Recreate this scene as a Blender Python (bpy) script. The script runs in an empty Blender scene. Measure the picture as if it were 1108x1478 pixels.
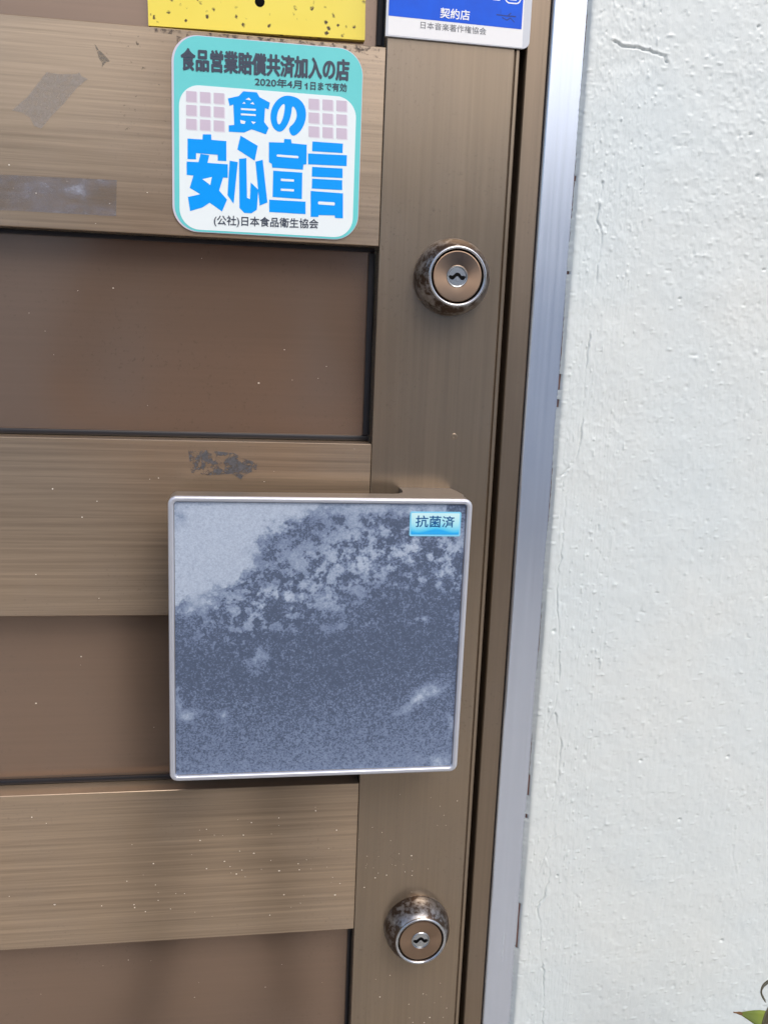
import bpy, bmesh, math, random
import numpy as np
from mathutils import Matrix, Vector

SC = bpy.context.scene
COL = SC.collection
random.seed(7)
RAD = math.radians

# ---------------------------------------------------------------- camera
EYE = Vector((0.0, -0.62, 1.22))           # 0.62 m in front of the door, X = 0 below the lens
FPX, PW, PH = 1320.0, 1108.0, 1478.0       # focal length in photo pixels
def cam_axes(y, p, r):
    fwd = Vector((math.sin(y)*math.cos(p), math.cos(y)*math.cos(p), -math.sin(p)))
    right = Vector((math.cos(y), -math.sin(y), 0.0))
    down = fwd.cross(right)
    c, s = math.cos(r), math.sin(r)
    return c*right + s*down, c*down - s*right, fwd
RT, DN, FW = cam_axes(0.157414, 0.197972, -0.039863)
cd = bpy.data.cameras.new('camera')
cd.sensor_fit = 'VERTICAL'; cd.sensor_height = 24.0; cd.lens = 24.0*FPX/PH
cd.clip_start = 0.01; cd.clip_end = 3000.0
cam = bpy.data.objects.new('camera', cd); COL.objects.link(cam)
up, bk = -DN, -FW
cam.matrix_world = Matrix(((RT.x, up.x, bk.x, EYE.x), (RT.y, up.y, bk.y, EYE.y), (RT.z, up.z, bk.z, EYE.z), (0, 0, 0, 1)))
SC.camera = cam

# ---------------------------------------------------------------- sky, sun, exposure
SUN_EL, SUN_AZ = 50.0, 160.0               # degrees; azimuth from +Y clockwise: out in front of the door, behind thin cloud
world = bpy.data.worlds.new('World'); SC.world = world; world.use_nodes = True
wn = world.node_tree.nodes; bg = wn['Background']
sky = wn.new('ShaderNodeTexSky'); sky.sky_type = 'NISHITA'; sky.sun_disc = False
sky.sun_elevation = RAD(SUN_EL); sky.sun_rotation = RAD(SUN_AZ)
sky.air_density = 1.0; sky.dust_density = 4.0; sky.ozone_density = 1.0
world.node_tree.links.new(sky.outputs[0], bg.inputs[0]); bg.inputs[1].default_value = 0.15
sl = bpy.data.lights.new('sun', 'SUN'); sl.energy = 1.15; sl.angle = RAD(35); sl.color = (1.0, 0.98, 0.95)
sun = bpy.data.objects.new('sun', sl); COL.objects.link(sun)
ez, az = RAD(SUN_EL), RAD(SUN_AZ)
sdir = Vector((math.sin(az)*math.cos(ez), math.cos(az)*math.cos(ez), math.sin(ez)))
sun.location = (2, -6, 9); sun.rotation_euler = sdir.to_track_quat('Z', 'Y').to_euler()
vs = SC.view_settings
vs.view_transform = 'Standard'; vs.look = 'None'; vs.gamma = 1.0; vs.use_curve_mapping = False
vs.exposure = 0.20

# ---------------------------------------------------------------- helpers
def on(px, py, Y=0.0):
    """a photo pixel -> the point (X, Z) where its ray meets the plane Y (a face of the door or wall)"""
    d = RT*((px-PW/2)/FPX) + DN*((py-PH/2)/FPX) + FW
    s = (Y-EYE.y)/d.y
    return EYE.x + s*d.x, EYE.z + s*d.z

class MB:
    def __init__(s): s.bm = bmesh.new()
    def box(s, x0, x1, y0, y1, z0, z1, bev=0.0, seg=1):
        r = bmesh.ops.create_cube(s.bm, size=1.0)
        for v in r['verts']:
            v.co = Vector(((x0+x1)/2+v.co.x*(x1-x0), (y0+y1)/2+v.co.y*(y1-y0), (z0+z1)/2+v.co.z*(z1-z0)))
        if bev:
            es = list({e for v in r['verts'] for e in v.link_edges})
            bmesh.ops.bevel(s.bm, geom=es, offset=bev, segments=seg, profile=0.5, affect='EDGES')
        return s
    def prism(s, pts, y0, y1):
        """outline in X,Z (any winding) extruded from y0 (front) to y1 (back)"""
        a = sum(pts[i][0]*pts[(i+1) % len(pts)][1]-pts[(i+1) % len(pts)][0]*pts[i][1] for i in range(len(pts)))
        if a < 0: pts = pts[::-1]
        f = [s.bm.verts.new((x, y0, z)) for x, z in pts]; b = [s.bm.verts.new((x, y1, z)) for x, z in pts]
        n = len(pts)
        s.bm.faces.new(f); s.bm.faces.new(b[::-1])
        for i in range(n):
            j = (i+1) % n
            s.bm.faces.new((f[j], f[i], b[i], b[j]))
        return s
    def extz(s, pts, z0, z1):
        """outline in X,Y extruded along Z"""
        a = sum(pts[i][0]*pts[(i+1) % len(pts)][1]-pts[(i+1) % len(pts)][0]*pts[i][1] for i in range(len(pts)))
        if a < 0: pts = pts[::-1]
        lo = [s.bm.verts.new((x, y, z0)) for x, y in pts]; hi = [s.bm.verts.new((x, y, z1)) for x, y in pts]
        n = len(pts); s.bm.faces.new(lo[::-1]); s.bm.faces.new(hi)
        for i in range(n):
            j = (i+1) % n
            s.bm.faces.new((lo[i], lo[j], hi[j], hi[i]))
        return s
    def lathe(s, cx, cz, prof, n=64):
        """profile [(radius, y)] turned about the axis parallel to Y through (cx, cz)"""
        rings = []
        for r, y in prof:
            if r <= 1e-7: rings.append([s.bm.verts.new((cx, y, cz))]); continue
            rings.append([s.bm.verts.new((cx+r*math.cos(2*math.pi*k/n), y, cz+r*math.sin(2*math.pi*k/n))) for k in range(n)])
        for a, b in zip(rings, rings[1:]):
            for k in range(n):
                q = [a[k % len(a)], a[(k+1) % len(a)], b[(k+1) % len(b)], b[k % len(b)]]
                u = []
                for v in q:
                    if v not in u: u.append(v)
                if len(u) > 2: s.bm.faces.new(u)
        bmesh.ops.recalc_face_normals(s.bm, faces=s.bm.faces)
        return s
    def tube(s, pts, rad, n=8):
        rings = []
        P = [Vector(p) for p in pts]
        for i, p in enumerate(P):
            t = (P[min(i+1, len(P)-1)]-P[max(i-1, 0)]).normalized()
            a = t.cross(Vector((0.3, 1, 0.1))).normalized(); b = t.cross(a)
            r = rad[i] if isinstance(rad, (list, tuple)) else rad
            rings.append([s.bm.verts.new(p+r*(a*math.cos(2*math.pi*k/n)+b*math.sin(2*math.pi*k/n))) for k in range(n)])
        for a, b in zip(rings, rings[1:]):
            for k in range(n): s.bm.faces.new((a[k], a[(k+1) % n], b[(k+1) % n], b[k]))
        s.bm.faces.new(rings[0][::-1]); s.bm.faces.new(rings[-1])
        return s

def thing(name, label, cat, loc, group=None):
    o = bpy.data.objects.new(name, None); COL.objects.link(o); o.location = loc; o.empty_display_size = 0.05
    o['label'] = label; o['category'] = cat
    if group: o['group'] = group
    return o
ORG = {}
def link(name, me, mat, parent=None, label=None, smooth=False):
    o = bpy.data.objects.new(name, me); COL.objects.link(o)
    if mat: me.materials.append(mat)
    if smooth: me.polygons.foreach_set('use_smooth', [True]*len(me.polygons))
    if parent: o.parent = parent
    if label: o['label'] = label
    return o
def root_loc(p):
    v = Vector((0, 0, 0))
    while p: v += p.location; p = p.parent
    return v
def part(name, mb, mat, parent, label=None, smooth=False, sharp=None):
    me = bpy.data.meshes.new(name)
    bmesh.ops.translate(mb.bm, verts=mb.bm.verts, vec=-root_loc(parent))
    mb.bm.to_mesh(me); mb.bm.free()
    o = link(name, me, mat, parent, label, smooth or sharp is not None)
    if sharp is not None: me.set_sharp_from_angle(angle=RAD(sharp))
    return o
def single(name, mb, mat, label, cat, group=None, sharp=None):
    me = bpy.data.meshes.new(name); mb.bm.to_mesh(me); mb.bm.free()
    o = link(name, me, mat, None, label, sharp is not None); o['category'] = cat
    if sharp is not None: me.set_sharp_from_angle(angle=RAD(sharp))
    if group: o['group'] = group
    return o
def rrect(x0, x1, z0, z1, r, n=8, rs=None):
    rs = rs or (r, r, r, r)                 # corners: right-top, left-top, left-bottom, right-bottom
    out = []
    for (cx, cz, a0), q in zip(((x1, z1, 0), (x0, z1, 90), (x0, z0, 180), (x1, z0, 270)), rs):
        sx, sz = (1 if a0 in (0, 270) else -1), (1 if a0 in (0, 90) else -1)
        for k in range(n+1):
            a = RAD(a0+90*k/n); out.append((cx-sx*q+q*math.cos(a), cz-sz*q+q*math.sin(a)))
    return out

def text_mesh(mb, body, a_px, b_px, Y, hpx, strikes=0.0, dy=1.2e-5, zsq=1.0):
    """letters from pixel a to pixel b along the baseline on plane Y, as tall as hpx photo pixels; bold by several strikes"""
    c = bpy.data.curves.new('lettering', 'FONT'); c.body = body; c.size = 1.0; c.resolution_u = 4; c.fill_mode = 'FRONT'
    o = bpy.data.objects.new('lettering', c); COL.objects.link(o)
    dg = bpy.context.evaluated_depsgraph_get(); dg.update()
    me = bpy.data.meshes.new_from_object(o.evaluated_get(dg))
    bpy.data.objects.remove(o); bpy.data.curves.remove(c)
    V = np.zeros(len(me.vertices)*3); me.vertices.foreach_get('co', V); V = V.reshape(-1, 3)
    F = [tuple(p.vertices) for p in me.polygons]; bpy.data.meshes.remove(me)
    x0, x1, y0, y1 = V[:, 0].min(), V[:, 0].max(), V[:, 1].min(), V[:, 1].max()
    A = Vector(on(*a_px, Y)); B = Vector(on(*b_px, Y)); up_ = Vector(on(a_px[0], a_px[1]-hpx, Y)) - A
    H = up_.y
    n = 0
    offs = [(0, 0)]
    if strikes: offs += [(strikes*math.cos(t*math.pi/4), strikes*math.sin(t*math.pi/4)) for t in range(8)]
    for k, (ox, oz) in enumerate(offs):
        vs_ = []
        for x, y, _ in V:
            t = (x-x0)/(x1-x0); q = (y-y0)/(y1-y0)
            p = A + (B-A)*t
            vs_.append(mb.bm.verts.new((p.x+ox, Y-k*dy, p.y+q*H*zsq+oz)))
        for f in F:
            try: mb.bm.faces.new([vs_[i] for i in f][::1])
            except ValueError: pass
    return mb

# ---------------------------------------------------------------- materials
def mat(name, col=(0.5, 0.5, 0.5), rough=0.5, metal=0.0, spec=0.5, **kw):
    m = bpy.data.materials.new(name); m.use_nodes = True
    b = m.node_tree.nodes['Principled BSDF']
    b.inputs['Base Color'].default_value = (*col, 1); b.inputs['Roughness'].default_value = rough
    b.inputs['Metallic'].default_value = metal; b.inputs['Specular IOR Level'].default_value = spec
    for k, v in kw.items(): b.inputs[k.replace('_', ' ')].default_value = v
    return m
class NT:
    def __init__(s, m):
        s.t = m.node_tree; s.b = s.t.nodes['Principled BSDF']
        s.co = s.t.nodes.new('ShaderNodeTexCoord')
    def mapped(s, scale, loc=(0, 0, 0), rot=(0, 0, 0)):
        n = s.t.nodes.new('ShaderNodeMapping'); s.t.links.new(s.co.outputs['Object'], n.inputs[0])
        n.inputs['Scale'].default_value = scale; n.inputs['Location'].default_value = loc; n.inputs['Rotation'].default_value = rot
        return n.outputs[0]
    def noise(s, scale, vec=None, detail=4, rough=0.55, dist=0.0, mult=(1, 1, 1), loc=(0, 0, 0)):
        n = s.t.nodes.new('ShaderNodeTexNoise'); n.inputs['Scale'].default_value = scale
        n.inputs['Detail'].default_value = detail; n.inputs['Roughness'].default_value = rough; n.inputs['Distortion'].default_value = dist
        s.t.links.new(vec or s.mapped(mult, loc), n.inputs['Vector'])
        return n.outputs[0]
    def voro(s, scale, mult=(1, 1, 1)):
        n = s.t.nodes.new('ShaderNodeTexVoronoi'); n.inputs['Scale'].default_value = scale
        s.t.links.new(s.mapped(mult), n.inputs['Vector']); return n.outputs['Distance']
    def ramp(s, v, stops):
        n = s.t.nodes.new('ShaderNodeValToRGB'); e = n.color_ramp.elements
        while len(e) < len(stops): e.new(0.5)
        for el, (p, c) in zip(e, stops):
            el.position = p; el.color = (*c, 1) if isinstance(c, tuple) else (c, c, c, 1)
        s.t.links.new(v, n.inputs[0]); return n.outputs[0]
    def mix(s, f, a, b, mode='MIX'):
        n = s.t.nodes.new('ShaderNodeMix'); n.data_type = 'RGBA'; n.blend_type = mode
        for k, v in ((0, f), (6, a), (7, b)):
            if isinstance(v, (tuple, float, int)): n.inputs[k].default_value = (*v, 1) if isinstance(v, tuple) else v
            else: s.t.links.new(v, n.inputs[k])
        return n.outputs[2]
    def math(s, op, a, b=0.5):
        n = s.t.nodes.new('ShaderNodeMath'); n.operation = op
        for k, v in ((0, a), (1, b)):
            if isinstance(v, (float, int)): n.inputs[k].default_value = v
            else: s.t.links.new(v, n.inputs[k])
        return n.outputs[0]
    def sep(s):
        n = s.t.nodes.new('ShaderNodeSeparateXYZ'); s.t.links.new(s.co.outputs['Object'], n.inputs[0]); return n.outputs
    def out(s, sock, v): s.t.links.new(v, s.b.inputs[sock])
    def bump(s, h, strength=0.2, dist=0.001):
        n = s.t.nodes.new('ShaderNodeBump'); n.inputs['Strength'].default_value = strength; n.inputs['Distance'].default_value = dist
        s.t.links.new(h, n.inputs['Height']); s.out('Normal', n.outputs[0]); return n

def bronze(name, base, axis, rough=(0.26, 0.42), metal=0.75, streak=0.35, blotch=0.25, light=1.25, bump=0.06):
    """anodised bronze aluminium: drawn streaks along one axis, faint blotches of weathering"""
    m = mat(name, base, 0.35, metal); n = NT(m)
    sc = {'x': (0.8, 1, 55), 'z': (55, 1, 0.8)}[axis]
    s1 = n.noise(6.0, mult=sc, detail=6, rough=0.7)
    s2 = n.noise(22.0, mult=sc, detail=3, loc=(3, 0, 5))
    bl = n.noise(9.0, detail=5, rough=0.6, loc=(7, 2, 1))
    dk = tuple(c*(1-streak) for c in base); lt = tuple(min(1, c*light*(1+streak*0.4)) for c in base)
    c1 = n.mix(n.ramp(s1, [(0.32, 0.0), (0.68, 1.0)]), dk, lt)
    c2 = n.mix(n.math('MULTIPLY', n.ramp(s2, [(0.4, 0.0), (0.7, 1.0)]), streak*0.5), c1, tuple(c*0.75 for c in base))
    grey = tuple(0.5*c+0.5*sum(base)/3*1.35 for c in base)
    c3 = n.mix(n.math('MULTIPLY', n.ramp(bl, [(0.42, 0.0), (0.72, 1.0)]), blotch), c2, grey)
    pit = n.ramp(n.noise(420.0, detail=4, rough=0.6, loc=(1, 4, 2)), [(0.60, 0.0), (0.70, 1.0)])
    pit = n.math('MULTIPLY', pit, n.math('MULTIPLY', n.ramp(bl, [(0.45, 0.0), (0.65, 1.0)]), 0.45 if blotch > 0.1 else 0.0))
    c3 = n.mix(pit, c3, tuple(c*0.45 for c in base))
    n.out('Base Color', c3)
    rr = n.math('ADD', n.math('MULTIPLY', bl, rough[1]-rough[0]), rough[0])
    rr = n.math('ADD', rr, n.math('MULTIPLY', s1, 2*bump))
    n.out('Roughness', rr)
    n.bump(n.math('ADD', s1, n.math('MULTIPLY', s2, 0.5)), bump, 0.0004)
    return m

M_RAIL = bronze('bronze_rail', (0.43, 0.325, 0.225), 'x', rough=(0.08, 0.24), streak=0.14, metal=0.65, bump=0.05)
M_STILE = bronze('bronze_stile', (0.285, 0.222, 0.158), 'z', rough=(0.10, 0.26), streak=0.04, blotch=0.25, light=1.12, metal=0.68, bump=0.04)
M_PANEL = bronze('bronze_panel', (0.285, 0.200, 0.145), 'x', rough=(0.08, 0.22), streak=0.01, blotch=0.15, light=1.06, metal=0.60, bump=0.004)
M_FRAME = bronze('bronze_frame', (0.265, 0.205, 0.148), 'z', rough=(0.18, 0.34), streak=0.05, blotch=0.2, light=1.12, metal=0.8)
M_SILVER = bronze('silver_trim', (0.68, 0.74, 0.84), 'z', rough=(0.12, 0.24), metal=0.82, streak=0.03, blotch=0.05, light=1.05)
M_RUBBER = mat('black_rubber', (0.012, 0.013, 0.018), 0.42)
M_DARK = mat('gap_dark', (0.02, 0.014, 0.010), 0.6)

# ---------------------------------------------------------------- ground
g = MB(); g.box(-400, 400, -400, 400, -0.3, 0.0)
M_GROUND = mat('pavement_concrete', (0.30, 0.29, 0.27), 0.85); n = NT(M_GROUND)
n.out('Base Color', n.mix(n.noise(3.0, detail=8), (0.32, 0.305, 0.285), (0.44, 0.425, 0.40)))
n.bump(n.noise(180.0, detail=3), 0.3, 0.004)
o = single('ground', g, M_GROUND, 'grey concrete forecourt in front of the door', 'ground'); o['kind'] = 'structure'; del o['category']

# ---------------------------------------------------------------- plaster wall with the doorway
XW0 = 0.2187                                # right edge of the doorway
XL0 = -0.80                                 # left edge of the doorway
rng = np.random.default_rng(5)
def vnoise(x, y, cell_x, cell_y, seed):
    """smooth lattice noise in [-1, 1] over arrays x, y"""
    r = np.random.default_rng(seed); T = r.uniform(-1, 1, (512, 512))
    u, v = x/cell_x+97.3, y/cell_y+41.7
    i, j = np.floor(u).astype(int), np.floor(v).astype(int); a, b = u-i, v-j
    a = a*a*a*(a*(a*6-15)+10); b = b*b*b*(b*(b*6-15)+10)
    i0, i1, j0, j1 = i % 512, (i+1) % 512, j % 512, (j+1) % 512
    return (T[i0, j0]*(1-a)+T[i1, j0]*a)*(1-b)+(T[i0, j1]*(1-a)+T[i1, j1]*a)*b
def fbm(x, y, cell, seed, octv=5, gain=0.55, asp=1.0):
    t = 0; amp = 1; s = 0
    for k in range(octv):
        c_, s_ = math.cos(0.9+k*1.3), math.sin(0.9+k*1.3)
        t = t+amp*vnoise(x*c_+y*s_, y*c_-x*s_, cell/2**k, cell*asp/2**k, seed+k); s += amp; amp *= gain
    return t/s
YW = -0.006
def wall_mesh():
    xs = np.concatenate([np.arange(0.2234, 0.268, 0.0005), np.arange(0.268, 0.500, 0.001), [0.500]])
    pre = [(XW0, 0.010), (XW0, 0.002), (0.2188, -0.002), (0.2190, -0.0040), (0.2194, -0.0050), (0.2202, -0.0057), (0.2216, -0.0060)]
    zs = np.arange(0.58, 1.5201, 0.00075)
    X = np.concatenate([[p[0] for p in pre], xs]); Y0 = np.concatenate([[p[1] for p in pre], np.full(len(xs), YW)])
    w = np.concatenate([[0, 0.2, 0.6, 0.9, 1, 1, 1], np.ones(len(xs))])
    XX, ZZ = np.meshgrid(X, zs); YY = np.tile(Y0, (len(zs), 1)); W = np.tile(w, (len(zs), 1))
    wx = XX+0.0012*vnoise(XX, ZZ, .004, .004, 3); wz = ZZ+0.0012*vnoise(XX, ZZ, .004, .004, 4)
    h = 0.00050*fbm(wx, wz, 0.030, 11, 3) + 0.00013*vnoise(wx, wz, .0030, .0044, 21)
    ridg = vnoise(wx, wz, .0017, .0029, 31)
    up_fac = np.clip(0.45+(ZZ-1.05)/0.45, 0.25, 1.25)*(0.65+0.5*vnoise(XX, ZZ, .05, .08, 77))
    h = h+0.00050*np.clip(ridg-0.20, 0, 1)*up_fac                    # roller stipple, stronger higher up
    h = h+0.00007*vnoise(XX, ZZ, .0010, .014, 41)+(0.00004+0.00006*np.clip(up_fac, 0, 1))*vnoise(XX, ZZ, .0014, .0018, 51)
    drops = vnoise(XX, ZZ, .0022, .0028, 61); h = h+0.0011*np.clip(drops-0.78, 0, 1)*2.6
    pits = vnoise(XX, ZZ, .0030, .0030, 67); h = h-0.0009*np.clip(pits-0.86, 0, 1)*5
    def groove(pts, width, depth, lip, seed, jag=0.0011):
        nonlocal h
        P = [on(px, py, YW) for px, py in pts]
        Q = []
        for (xa, za), (xb, zb) in zip(P, P[1:]):
            L = math.hypot(xb-xa, zb-za); k = max(2, int(L/0.0025))
            for t in range(k):
                u = t/k; Q.append((xa+(xb-xa)*u+rng.normal(0, jag*0.45), za+(zb-za)*u+rng.normal(0, jag*0.3)))
        Q.append(P[-1]); Q = np.array(Q)
        dmin = np.full(XX.shape, 1.0); side = np.zeros(XX.shape)
        for (xa, za), (xb, zb) in zip(Q, Q[1:]):
            m = 0.006
            ci = np.where((X > min(xa, xb)-m) & (X < max(xa, xb)+m))[0]; ri = np.where((zs > min(za, zb)-m) & (zs < max(za, zb)+m))[0]
            if len(ci) == 0 or len(ri) == 0: continue
            sl_ = (slice(ri[0], ri[-1]+1), slice(ci[0], ci[-1]+1)); x, z = XX[sl_], ZZ[sl_]
            dx, dz = xb-xa, zb-za; q = np.clip(((x-xa)*dx+(z-za)*dz)/(dx*dx+dz*dz+1e-12), 0, 1)
            d = np.hypot(x-xa-q*dx, z-za-q*dz); sd = np.sign(dx*(z-za)-dz*(x-xa))
            better = d < dmin[sl_]; dmin[sl_] = np.where(better, d, dmin[sl_]); side[sl_] = np.where(better, sd, side[sl_])
        amp = 0.5+0.75*vnoise(XX, ZZ, .012, .012, seed)
        h = h - np.clip(amp, 0.1, 1.2)*depth*np.exp(-(dmin/width)**2)
        h = h + np.clip(amp, 0, 1.2)*lip*np.where(side > 0, 1, 0.3)*np.exp(-(dmin/0.0022)**2)
    groove([(869.6, 262), (861, 318), (869.6, 338), (866, 365), (856, 426), (846, 456), (852, 475), (847, 512), (842, 574), (838, 629), (829, 668), (806, 690)], .0006, .0014, .0006, 5)
    groove([(836, 640), (818, 700), (812, 765), (803, 850), (806, 920), (807.6, 988), (801.7, 1013), (788, 1056)], .0005, .0009, .0004, 6)
    groove([(800, 1030), (809.5, 1076), (804.8, 1127), (795.9, 1166), (799.8, 1205), (786, 1232), (793.9, 1260), (784, 1295), (774, 1311), (780, 1338), (778, 1369), (784, 1405), (784, 1448), (783, 1480)], .0006, .0015, .0006, 7)
    groove([(884.8, 60), (900, 68), (915, 67), (942, 76), (959, 81), (962, 90)], .0006, .0018, .0007, 8)
    groove([(1060, 1193), (1056.8, 1232), (1063.8, 1271), (1071.7, 1307)], .0005, .0006, .0003, 9, 0.0006)
    groove([(786, 1232), (776, 1262), (790, 1290)], .0005, .0007, .0004, 10)
    for px, py, r in ((1094, 38, .0011), (1092, 254, .0015), (1082, 194, .0010), (803.7, 1264, .0010), (980, 431, .0009), (1102, 389, .0010), (863, 952, .0008), (1041, 1358, .0016), (1050, 1092, .0012), (980, 1183, .0013), (799, 911, .0014), (924, 1098, .0012)):
        x0, z0 = on(px, py, YW); h = h-0.0022*np.exp(-((XX-x0)**2+(ZZ-z0)**2)/(r*0.75)**2)
    rng2 = np.random.default_rng(9)
    for _ in range(130):
        x0, z0, r = rng2.uniform(.225, .49), rng2.uniform(.62, 1.5), rng2.uniform(.0006, .0014)
        s_ = rng2.choice([-1, 1, 1]); ci = np.abs(X-x0) < .008; ri = np.abs(zs-z0) < .008
        ix = np.ix_(ri, ci); h[ix] += s_*0.0007*np.exp(-((XX[ix]-x0)**2+((ZZ[ix]-z0)*0.8)**2)/r**2)
    YY = YY - h*W
    edge = 0.0005*fbm(ZZ, ZZ*0+3.1, 0.012, 91, 4)
    k = len(pre); XX[:, :k] += edge[:, :k]*np.linspace(0.7, 0.2, k)
    nr, nc = XX.shape
    V = np.stack([XX, YY, ZZ], -1).reshape(-1, 3)
    idx = np.arange(nr*nc).reshape(nr, nc)
    F = np.stack([idx[:-1, :-1], idx[:-1, 1:], idx[1:, 1:], idx[1:, :-1]], -1).reshape(-1, 4)
    ex_v, ex_f = [], []
    def slab(x0, x1, z0, z1, y0=YW, y1=0.16):
        b = len(V)+len(ex_v)
        ex_v.extend([(x0, y0, z0), (x1, y0, z0), (x1, y0, z1), (x0, y0, z1), (x0, y1, z0), (x1, y1, z0), (x1, y1, z1), (x0, y1, z1)])
        for q in ((0, 1, 2, 3), (5, 4, 7, 6), (4, 0, 3, 7), (1, 5, 6, 2), (3, 2, 6, 7), (4, 5, 1, 0)): ex_f.append([b+i for i in q])
    za, zb = float(zs[0]), float(zs[-1])
    slab(XW0+.003, 3.2, 0.0, za); slab(XW0+.003, 3.2, zb, 2.10); slab(0.500, 3.2, za, zb); slab(XW0+.003, .500, za, zb, 0.013, 0.16)
    slab(-3.2, XL0, 0.0, 2.10); slab(-3.2, 3.2, 2.10, 3.0)
    V = np.concatenate([V, np.array(ex_v)]); F = np.concatenate([F, np.array(ex_f)])
    me = bpy.data.meshes.new('plaster_wall')
    me.vertices.add(len(V)); me.vertices.foreach_set('co', V.astype(np.float32).ravel())
    me.loops.add(F.size); me.loops.foreach_set('vertex_index', F.astype(np.int32).ravel())
    me.polygons.add(len(F)); me.polygons.foreach_set('loop_start', np.arange(0, F.size, 4, dtype=np.int32))
    sm = np.ones(len(F), dtype=bool); sm[-len(ex_f):] = False
    me.polygons.foreach_set('use_smooth', sm)
    me.update(calc_edges=True); me.validate()
    return me
M_WALL = mat('white_wall_paint', (0.72, 0.775, 0.775), 0.34, spec=0.5); n = NT(M_WALL)
n.out('Base Color', n.mix(n.ramp(n.noise(7.0, detail=6), [(0.35, 0.0), (0.7, 1.0)]), (0.645, 0.712, 0.722), (0.68, 0.72, 0.705)))
n.out('Roughness', n.math('ADD', n.math('MULTIPLY', n.noise(14.0, detail=3), 0.25), 0.20))
n.bump(n.math('ADD', n.noise(700.0, detail=3), n.math('MULTIPLY', n.noise(160.0, mult=(6, 1, 1), detail=2), 0.8)), 0.12, 0.0008)
o = link('plaster_wall', wall_mesh(), M_WALL, None, 'white painted plaster wall, cracked along its edge beside the doorway'); o['category'] = 'wall'
WALL = o
# the ragged line of old putty and paint where wall and trim meet
M_PUTTY = mat('brown_putty', (0.20, 0.10, 0.075), 0.8)
part('putty_line', MB().box(XW0-.0009, XW0+.0004, -0.0016, 0.006, 0.58, 1.52), M_PUTTY, WALL, 'thin line of red-brown putty showing where paint has chipped')
chips = []
for y0, y1, dpx in ((540, 560, .6), (577, 585, .5), (1118, 1144, 1.4), (1302, 1362, 1.3), (255, 260, .7), (392, 396, .7), (1172, 1177, 0.8)):
    zt = on(800-(y0-600)*.0755, y0, 0)[1]; zb_ = on(800-(y1-600)*.0755, y1, 0)[1]; chips.append((zb_, zt, dpx))
z = 0.58; row = []
mb = MB(); prev = None
rr = random.Random(3)
while z < 1.52:
    chip = any(a <= z <= b for a, b, _ in chips)
    low = z < 0.86
    wv = 0.0009+0.0004*math.sin(z*61)+rr.uniform(-.0003, .0003)+(0.0005 if low else 0)
    xa = XW0-0.0002-max(0.0004, wv) if not chip else None
    cur = None if chip else (mb.bm.verts.new((xa, -0.0019, z)), mb.bm.verts.new((xa+.0005, -0.0028, z)), mb.bm.verts.new((XW0+.0007, -0.0050, z)))
    if prev and cur:
        mb.bm.faces.new((prev[0], prev[1], cur[1], cur[0])); mb.bm.faces.new((prev[1], prev[2], cur[2], cur[1]))
    prev = cur; z += 0.0011
part('paint_edge', mb, M_WALL, WALL, 'ragged bead of white paint along the wall edge', smooth=True)

# ---------------------------------------------------------------- door frame
ZD0, ZD1 = 0.02, 2.02
FR = thing('door_frame', 'bronze aluminium door jamb with a bright silver cover strip beside the white wall', 'door frame', (0.19, 0.02, 0.0))
fp = [(0.1800, 0.05), (0.1797, 0.003), (0.1800, 0.0018), (0.1806, 0.001), (0.1938, 0.001), (0.1946, 0.0016), (0.1947, 0.05)]
part('jamb', MB().extz(fp, 0.0, 2.06), M_FRAME, FR, 'brown bronze jamb strip')
sp = [(0.1952, 0.05), (0.1951, 0.000), (0.1955, -0.0012), (0.1962, -0.0018), (0.2175, -0.0018), (0.2182, -0.0012), (0.2184, 0.05)]
part('cover_strip', MB().extz(sp, 0.0, 2.10), M_SILVER, FR, 'bright silver aluminium strip mirroring the sky')
part('rebate', MB().box(0.1700, 0.1949, 0.022, 0.060, 0.0, 2.06), M_DARK, FR)
part('jamb', MB().box(-0.795, -0.7602, 0.001, 0.06, 0.0, 2.06, 0.0008), M_FRAME, FR)
part('cover_strip', MB().box(-0.7998, -0.7952, -0.001, 0.06, 0.0, 2.06, 0.0005), M_SILVER, FR)
part('lintel', MB().box(-0.7948, 0.1948, 0.003, 0.06, 2.0603, 2.0998, 0.0008), M_FRAME, FR)
part('sill', MB().box(-0.795, 0.1945, -0.01, 0.06, 0.0005, 0.016, 0.001), M_SILVER, FR)

# ---------------------------------------------------------------- door leaf
DOOR = thing('entrance_door', 'bronze aluminium entrance door of wide rails and recessed panels', 'door', (-0.29, 0.02, 0.018))
stp = [(0.0884, 0.040), (0.0884, 0.0004), (0.0888, 0.0), (0.1714, 0.0), (0.1720, 0.0006), (0.1722, 0.0022), (0.1727, 0.0022), (0.1729, 0.0008), (0.1733, 0.0004), (0.1750, 0.0004), (0.1757, 0.0012), (0.1757, 0.040)]
STILE = part('stile', MB().extz(stp, ZD0, ZD1), M_STILE, DOOR, 'lock stile with faint vertical drawing lines')
part('stile', MB().box(-0.757, -0.670, 0, 0.04, ZD0, ZD1, 0.0006), M_STILE, DOOR)
ZC = 1.22; RH, PITCH, RT0 = 0.1217, 0.2533, 0.1748      # rail height, pitch, top of the rail that carries the big sticker
YP = 0.019
rails = {}; panels = {}
bands = []
for k in range(-3, 5):
    zt = ZC+RT0-PITCH*k; zb_ = zt-RH
    if k == 4: zb_ = ZD0
    if k == -3: zt = ZD1
    bands.append((zb_, zt))
    rails[k] = part('rail', MB().box(-0.6695, 0.0880, 0.0006, 0.038, zb_, zt, 0.0004), M_RAIL, DOOR)
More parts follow.
